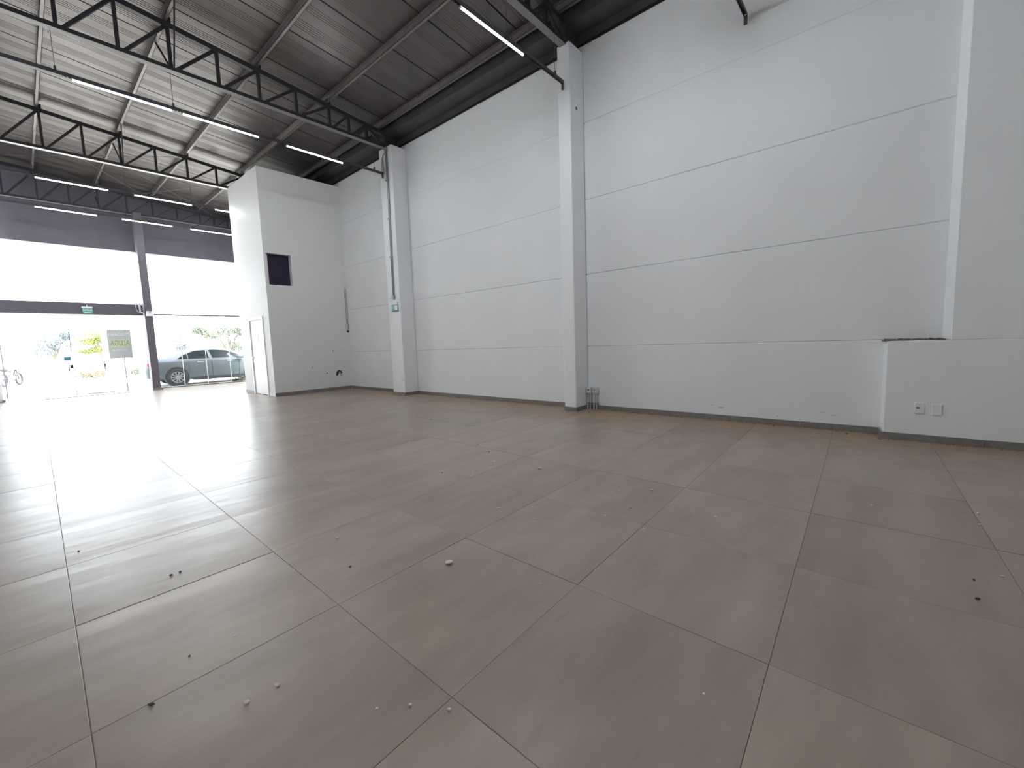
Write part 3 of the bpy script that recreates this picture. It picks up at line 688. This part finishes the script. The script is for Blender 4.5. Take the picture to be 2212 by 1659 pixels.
# ------------------------------------------------------------------ outside
gd = build(MB().box(-70, 70, YF+.1, 150, -.3, -.02), 'ground', 'ground', kind='structure'); tag(gd, 'pale sunlit gravel ground outside the shop front', 'ground')

# car: lofted body
CY = 20.92; CW = 1.80; CX = -3.55       # near side, width, tail position
def make_car():
    t = thing('car', (CX+2.3, CY+CW/2, 0), 'grey blue sedan parked outside the right shop front glass', 'car')
    # stations: along, bottom z, belt z, top z, half width, top half width
    st = [(0.02, .44, .84, .98, .70, .60), (.10, .30, .89, 1.07, .82, .66), (.40, .24, .91, 1.12, .88, .68), (.75, .22, .92, 1.15, .90, .66), (1.05, .20, .93, 1.24, .90, .61), (1.55, .19, .935, 1.37, .90, .58), (2.1, .18, .935, 1.42, .90, .57),
          (2.6, .18, .925, 1.40, .90, .58), (3.0, .19, .92, 1.30, .90, .60), (3.4, .20, .91, 1.13, .90, .64), (3.6, .21, .90, 1.04, .89, .70), (4.0, .23, .86, .97, .88, .70), (4.4, .26, .76, .87, .83, .64), (4.6, .34, .66, .72, .70, .55)]
    m = MB(); ring = 14
    for a, zb, zl, zt, hw, tw in st:
        pts = [(-tw*.6, zt+.012), (-tw, zt-.02), (-hw*.93, zl+.02), (-hw*.985, zl-.03), (-hw, zl-.30), (-hw*.985, zb+.16), (-hw*.93, zb)]
        pts = pts + [(-p[0], p[1]) for p in pts[::-1]]
        m.v += [(CX+a, CY+CW/2+p[0], p[1]) for p in pts]
    for i in range(len(st)-1):
        for k in range(ring): m.f.append((i*ring+k, i*ring+(k+1) % ring, (i+1)*ring+(k+1) % ring, (i+1)*ring+k))
    m.f += [tuple(range(ring)), tuple((len(st)-1)*ring+k for k in range(ring))[::-1]]
    body = build(m, 'body', 'car', t, smooth=True)
    def side(a, z):      # point on the near greenhouse side
        for i in range(len(st)-1):
            if st[i][0] <= a <= st[i+1][0]:
                f = (a-st[i][0])/(st[i+1][0]-st[i][0]); s = [st[i][q]*(1-f)+st[i+1][q]*f for q in range(6)]; break
        z0, z1 = s[2]+.02, s[3]-.02; f = max(0, min(1, (z-z0)/max(z1-z0, .01)))
        return CX+a, CY+CW/2-(s[4]*.93*(1-f)+s[5]*f), z
    def window(poly):
        q = MB(); n_ = len(poly); o_ = [side(*p) for p in poly]
        q.add([(x, y-.014, z) for x, y, z in o_]+[(x, y+.02, z) for x, y, z in o_], [tuple(range(n_)), tuple(range(2*n_-1, n_-1, -1))]+[(i, (i+1) % n_, (i+1) % n_+n_, i+n_) for i in range(n_)])
        return build(q, 'side_window', 'carglass', t)
    window([(1.0, 1.03), (1.33, 1.03), (1.33, 1.22), (1.20, 1.17)])
    window([(1.37, 1.03), (2.05, 1.03), (2.03, 1.35), (1.6, 1.325), (1.37, 1.235)])
    window([(2.18, 1.03), (3.30, 1.00), (3.04, 1.18), (2.72, 1.31), (2.30, 1.35), (2.10, 1.35)])
    yn = CY
    for a in (.93, 3.68):
        wa = MB().lathe([(0, 0), (.385, 0), (.385, .05)], 28, 'y', (CX+a, yn-.012, .335)); build(wa, 'wheel_arch', 'carlow', t)
        ar = MB().lathe([(.385, -.006), (.42, -.002), (.42, .03), (.385, .03)], 28, 'y', (CX+a, yn-.012, .335)); build(ar, 'arch_lip', 'car', t)
        for yy, sg in ((yn-.05, 1), (yn+CW-.19, -1)):
            tw_ = build(MB().lathe([(.20, .19), (.30, .20), (.325, .17), (.325, .03), (.30, 0), (.235, -.004), (.215, .02)], 30, 'y', (CX+a, yy, .315)), 'wheel', 'tyre', t, smooth=True)
            rm = MB().lathe([(.225, .012), (.205, .004), (.195, .03)], 30, 'y', (CX+a, yy, .315)).lathe([(0, .012), (.055, .012), (.06, .03)], 14, 'y', (CX+a, yy, .315))
            for k in range(10):
                an = 2*math.pi*k/10; r0 = Vector((math.cos(an), 0, math.sin(an))); c0 = Vector((CX+a, yy+.018, .315))
                rm.bar(c0+r0*.05, c0+r0*.205, .036, .012, (0, 1, 0))
            build(rm, 'rim', 'rim', tw_)
            build(MB().lathe([(0, .05), (.2, .05)], 20, 'y', (CX+a, yy, .315)), 'brake_shadow', 'carlow', tw_)
    build(MB().box(CX+1.42, CX+3.26, yn+.005, yn+.06, .155, .255), 'sill', 'carlow', t, bevel=.01)
    for a in (1.62, 2.66): build(MB().box(CX+a, CX+a+.2, yn-.012, yn+.05, .845, .885), 'door_handle', 'rim', t, bevel=.01)
    build(MB().box(CX+3.02, CX+3.26, yn-.17, yn+.03, .95, 1.07), 'mirror', 'car', t, bevel=.03, seg=2)
    build(MB().box(CX+.05, CX+.22, yn+.03, yn+.40, .78, .90), 'tail_lamp', 'red', t, bevel=.02)
    for a in (1.34, 2.12, 3.1): build(MB().box(CX+a-.003, CX+a+.003, yn-.003, yn+.03, .28, .88), 'door_gap', 'carlow', t)
make_car()

def crown(name, mat, parent, blobs, n, s, seed):
    rr = random.Random(seed); m = MB()
    for _ in range(int(n*2.4)):
        c, r_ = blobs[rr.randrange(len(blobs))]
        while True:
            p = Vector((rr.uniform(-1, 1), rr.uniform(-1, 1), rr.uniform(-1, 1)))
            if .25 < p.length < 1: break
        p = Vector(c) + Vector((p.x*r_[0], p.y*r_[1], p.z*r_[2]))
        a = Vector((rr.gauss(0, 1), rr.gauss(0, 1), rr.gauss(0, .6))).normalized()
        b = a.cross(Vector((rr.gauss(0, 1), rr.gauss(0, 1), rr.gauss(0, 1)))).normalized(); k = s*.6*rr.uniform(.6, 1.4)
        m.add([p-a*k, p+b*k*.45, p+a*k, p-b*k*.45], [(0, 1, 2, 3)])
    return build(m, name, mat, parent)
def tree(loc, label, mat, blobs, n, s, trunk, seed, cat='tree'):
    t = thing('tree' if cat == 'tree' else 'shrub', loc, label, cat)
    L = Vector(loc); bl = [(tuple(L+Vector(c)), r_) for c, r_ in blobs]
    crown('foliage', mat, t, bl, n, s, seed)
    m = MB()
    if trunk:
        tp = L + Vector(trunk[0]); m.tube([L, L*.4+tp*.6+Vector((.1, 0, 0)), tp], [trunk[1], trunk[1]*.75, trunk[1]*.45], 7)
        for c, r_ in bl: m.tube([L*.35+tp*.65, (tp+Vector(c))/2+Vector((0, 0, .1)), c], [trunk[1]*.5, trunk[1]*.33, trunk[1]*.1], 6)
        build(m, 'trunk', 'bark', t)
    else:
        for c, r_ in bl: m.tube([L, c], [.03, .01], 5)
        build(m, 'stem', 'bark', t)
    return t
tree((4.6, 40, 0), 'broad grey green tree rising above the roof of the car', 'leaf_green',
     [((.1, 0, 2.3), (.7, .8, 1.0)), ((-.1, 0, 3.0), (.8, .8, .45)), ((-1.2, 0, 2.6), (.7, .6, .35)), ((-2.0, 0, 2.95), (.55, .5, .3)), ((.55, 0, 1.5), (.5, .6, .6)), ((.9, 0, 2.9), (.5, .5, .4))], 2600, .10, ((.0, 0, 1.6), .16), 3)
tree((-3.2, 38, 0), 'lime green tree seen through the open entrance door', 'leaf_lime',
     [((-.2, 0, 2.55), (.6, .6, .28)), ((.35, 0, 2.35), (.5, .6, .28)), ((-.5, 0, 2.2), (.6, .5, .22)), ((.1, 0, 1.7), (.6, .5, .22)), ((-.6, 0, 1.55), (.4, .4, .15))], 1800, .075, ((0, 0, 1.7), .09), 5)
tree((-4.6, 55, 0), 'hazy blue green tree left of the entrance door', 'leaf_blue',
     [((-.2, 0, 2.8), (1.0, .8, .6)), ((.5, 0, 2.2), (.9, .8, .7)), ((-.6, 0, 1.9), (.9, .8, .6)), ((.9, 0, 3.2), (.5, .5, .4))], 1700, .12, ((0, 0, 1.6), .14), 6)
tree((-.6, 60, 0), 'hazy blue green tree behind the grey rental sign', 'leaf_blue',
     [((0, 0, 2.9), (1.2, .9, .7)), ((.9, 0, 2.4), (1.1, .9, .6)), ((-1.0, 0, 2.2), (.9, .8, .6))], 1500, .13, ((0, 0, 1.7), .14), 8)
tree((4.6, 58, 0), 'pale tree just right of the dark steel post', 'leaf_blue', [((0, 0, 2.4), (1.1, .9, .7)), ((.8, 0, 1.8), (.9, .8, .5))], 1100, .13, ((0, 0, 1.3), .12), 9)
for (x, y, sx, sz, mt, n, l) in ((-3.9, 34, .75, .42, 'leaf_olive', 700, 'olive shrub low in the open entrance doorway'), (-1.7, 34, .8, .5, 'leaf_green', 800, 'green shrub below the grey rental sign'),
        (-.6, 40, .9, .7, 'leaf_green', 700, 'green shrub between the rental sign and the steel post'), (1.1, 34, .9, .6, 'leaf_olive', 700, 'olive shrub above the boot of the car'), (6.9, 38, .9, .6, 'leaf_green', 700, 'green shrub at the foot of the broad tree'),
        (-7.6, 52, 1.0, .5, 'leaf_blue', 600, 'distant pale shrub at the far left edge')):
    tree((x, y, 0), l, mt, [((0, 0, sz*.8), (sx, sx*.7, sz*.7)), ((sx*.5, 0, sz*.6), (sx*.6, sx*.5, sz*.5)), ((-sx*.5, 0, sz*.5), (sx*.6, sx*.5, sz*.45))], n, .07, None, int(x*10+90), 'shrub')
gp = thing('weed_tuft', (-.62, 20.35, 0), 'leafy weed tuft outside the glass in front of the car wheel', 'plant')
crown('leaves', 'leaf_green', gp, [((-.62, 20.35, .10), (.30, .12, .10)), ((-.85, 20.35, .06), (.15, .1, .06))], 260, .05, 77)

def motorbike(loc, rz, label):
    t = thing('motorbike', loc, label, 'motorbike')
    L = Vector(loc); ca, sa = math.cos(rz), math.sin(rz)
    def P(a, b, z): return (L.x+a*ca-b*sa, L.y+a*sa+b*ca, L.z+z)
    for a in (-.62, .62):
        w_ = MB(); pts = [P(a+.27*math.cos(k*2*math.pi/20), 0, .31+.27*math.sin(k*2*math.pi/20)) for k in range(21)]
        w_.tube(pts, .045, 7, caps=False)
        for k in range(6): w_.tube([P(a, 0, .31), P(a+.26*math.cos(k*math.pi/3), 0, .31+.26*math.sin(k*math.pi/3))], .008, 5)
        build(w_, 'wheel', 'tyre', t)
    build(MB().tube([P(-.62, 0, .31), P(-.2, 0, .45), P(.2, 0, .42), P(.42, 0, .85), P(.62, 0, .31)], .03, 7).tube([P(-.55, 0, .72), P(0, 0, .66), P(.42, 0, .85)], .03, 7), 'frame', 'carlow', t)
    build(MB().tube([P(-.08, 0, .78), P(.1, 0, .86), P(.34, 0, .86)], [.10, .15, .09], 10), 'fuel_tank', 'signwhite', t, smooth=True)
    build(MB().tube([P(-.75, 0, .80), P(-.4, 0, .76), P(-.08, 0, .76)], [.05, .10, .08], 8), 'seat', 'dark', t, smooth=True)
    build(MB().tube([P(-.15, 0, .36), P(.0, 0, .38), P(.18, 0, .40)], [.10, .14, .10], 8), 'engine', 'greypipe', t)
    build(MB().tube([P(.36, -.34, 1.03), P(.44, -.12, .98), P(.44, .12, .98), P(.36, .34, 1.03)], .014, 6), 'handlebar', 'dark', t)
    build(MB().lathe([(0, -.07), (.07, -.04), (.08, .04), (0, .06)], 12, 'x', P(.52, 0, .86)), 'headlamp', 'greyplastic', t)
motorbike((-6.98, 31.2, -.02), math.radians(68), 'motorbike parked outside at the far left edge')

# hidden check: every top-level object carries a label
for o in list(COL.objects):
    if o.parent is None and o.type in ('MESH', 'EMPTY') and 'label' not in o: print('no label', o.name)
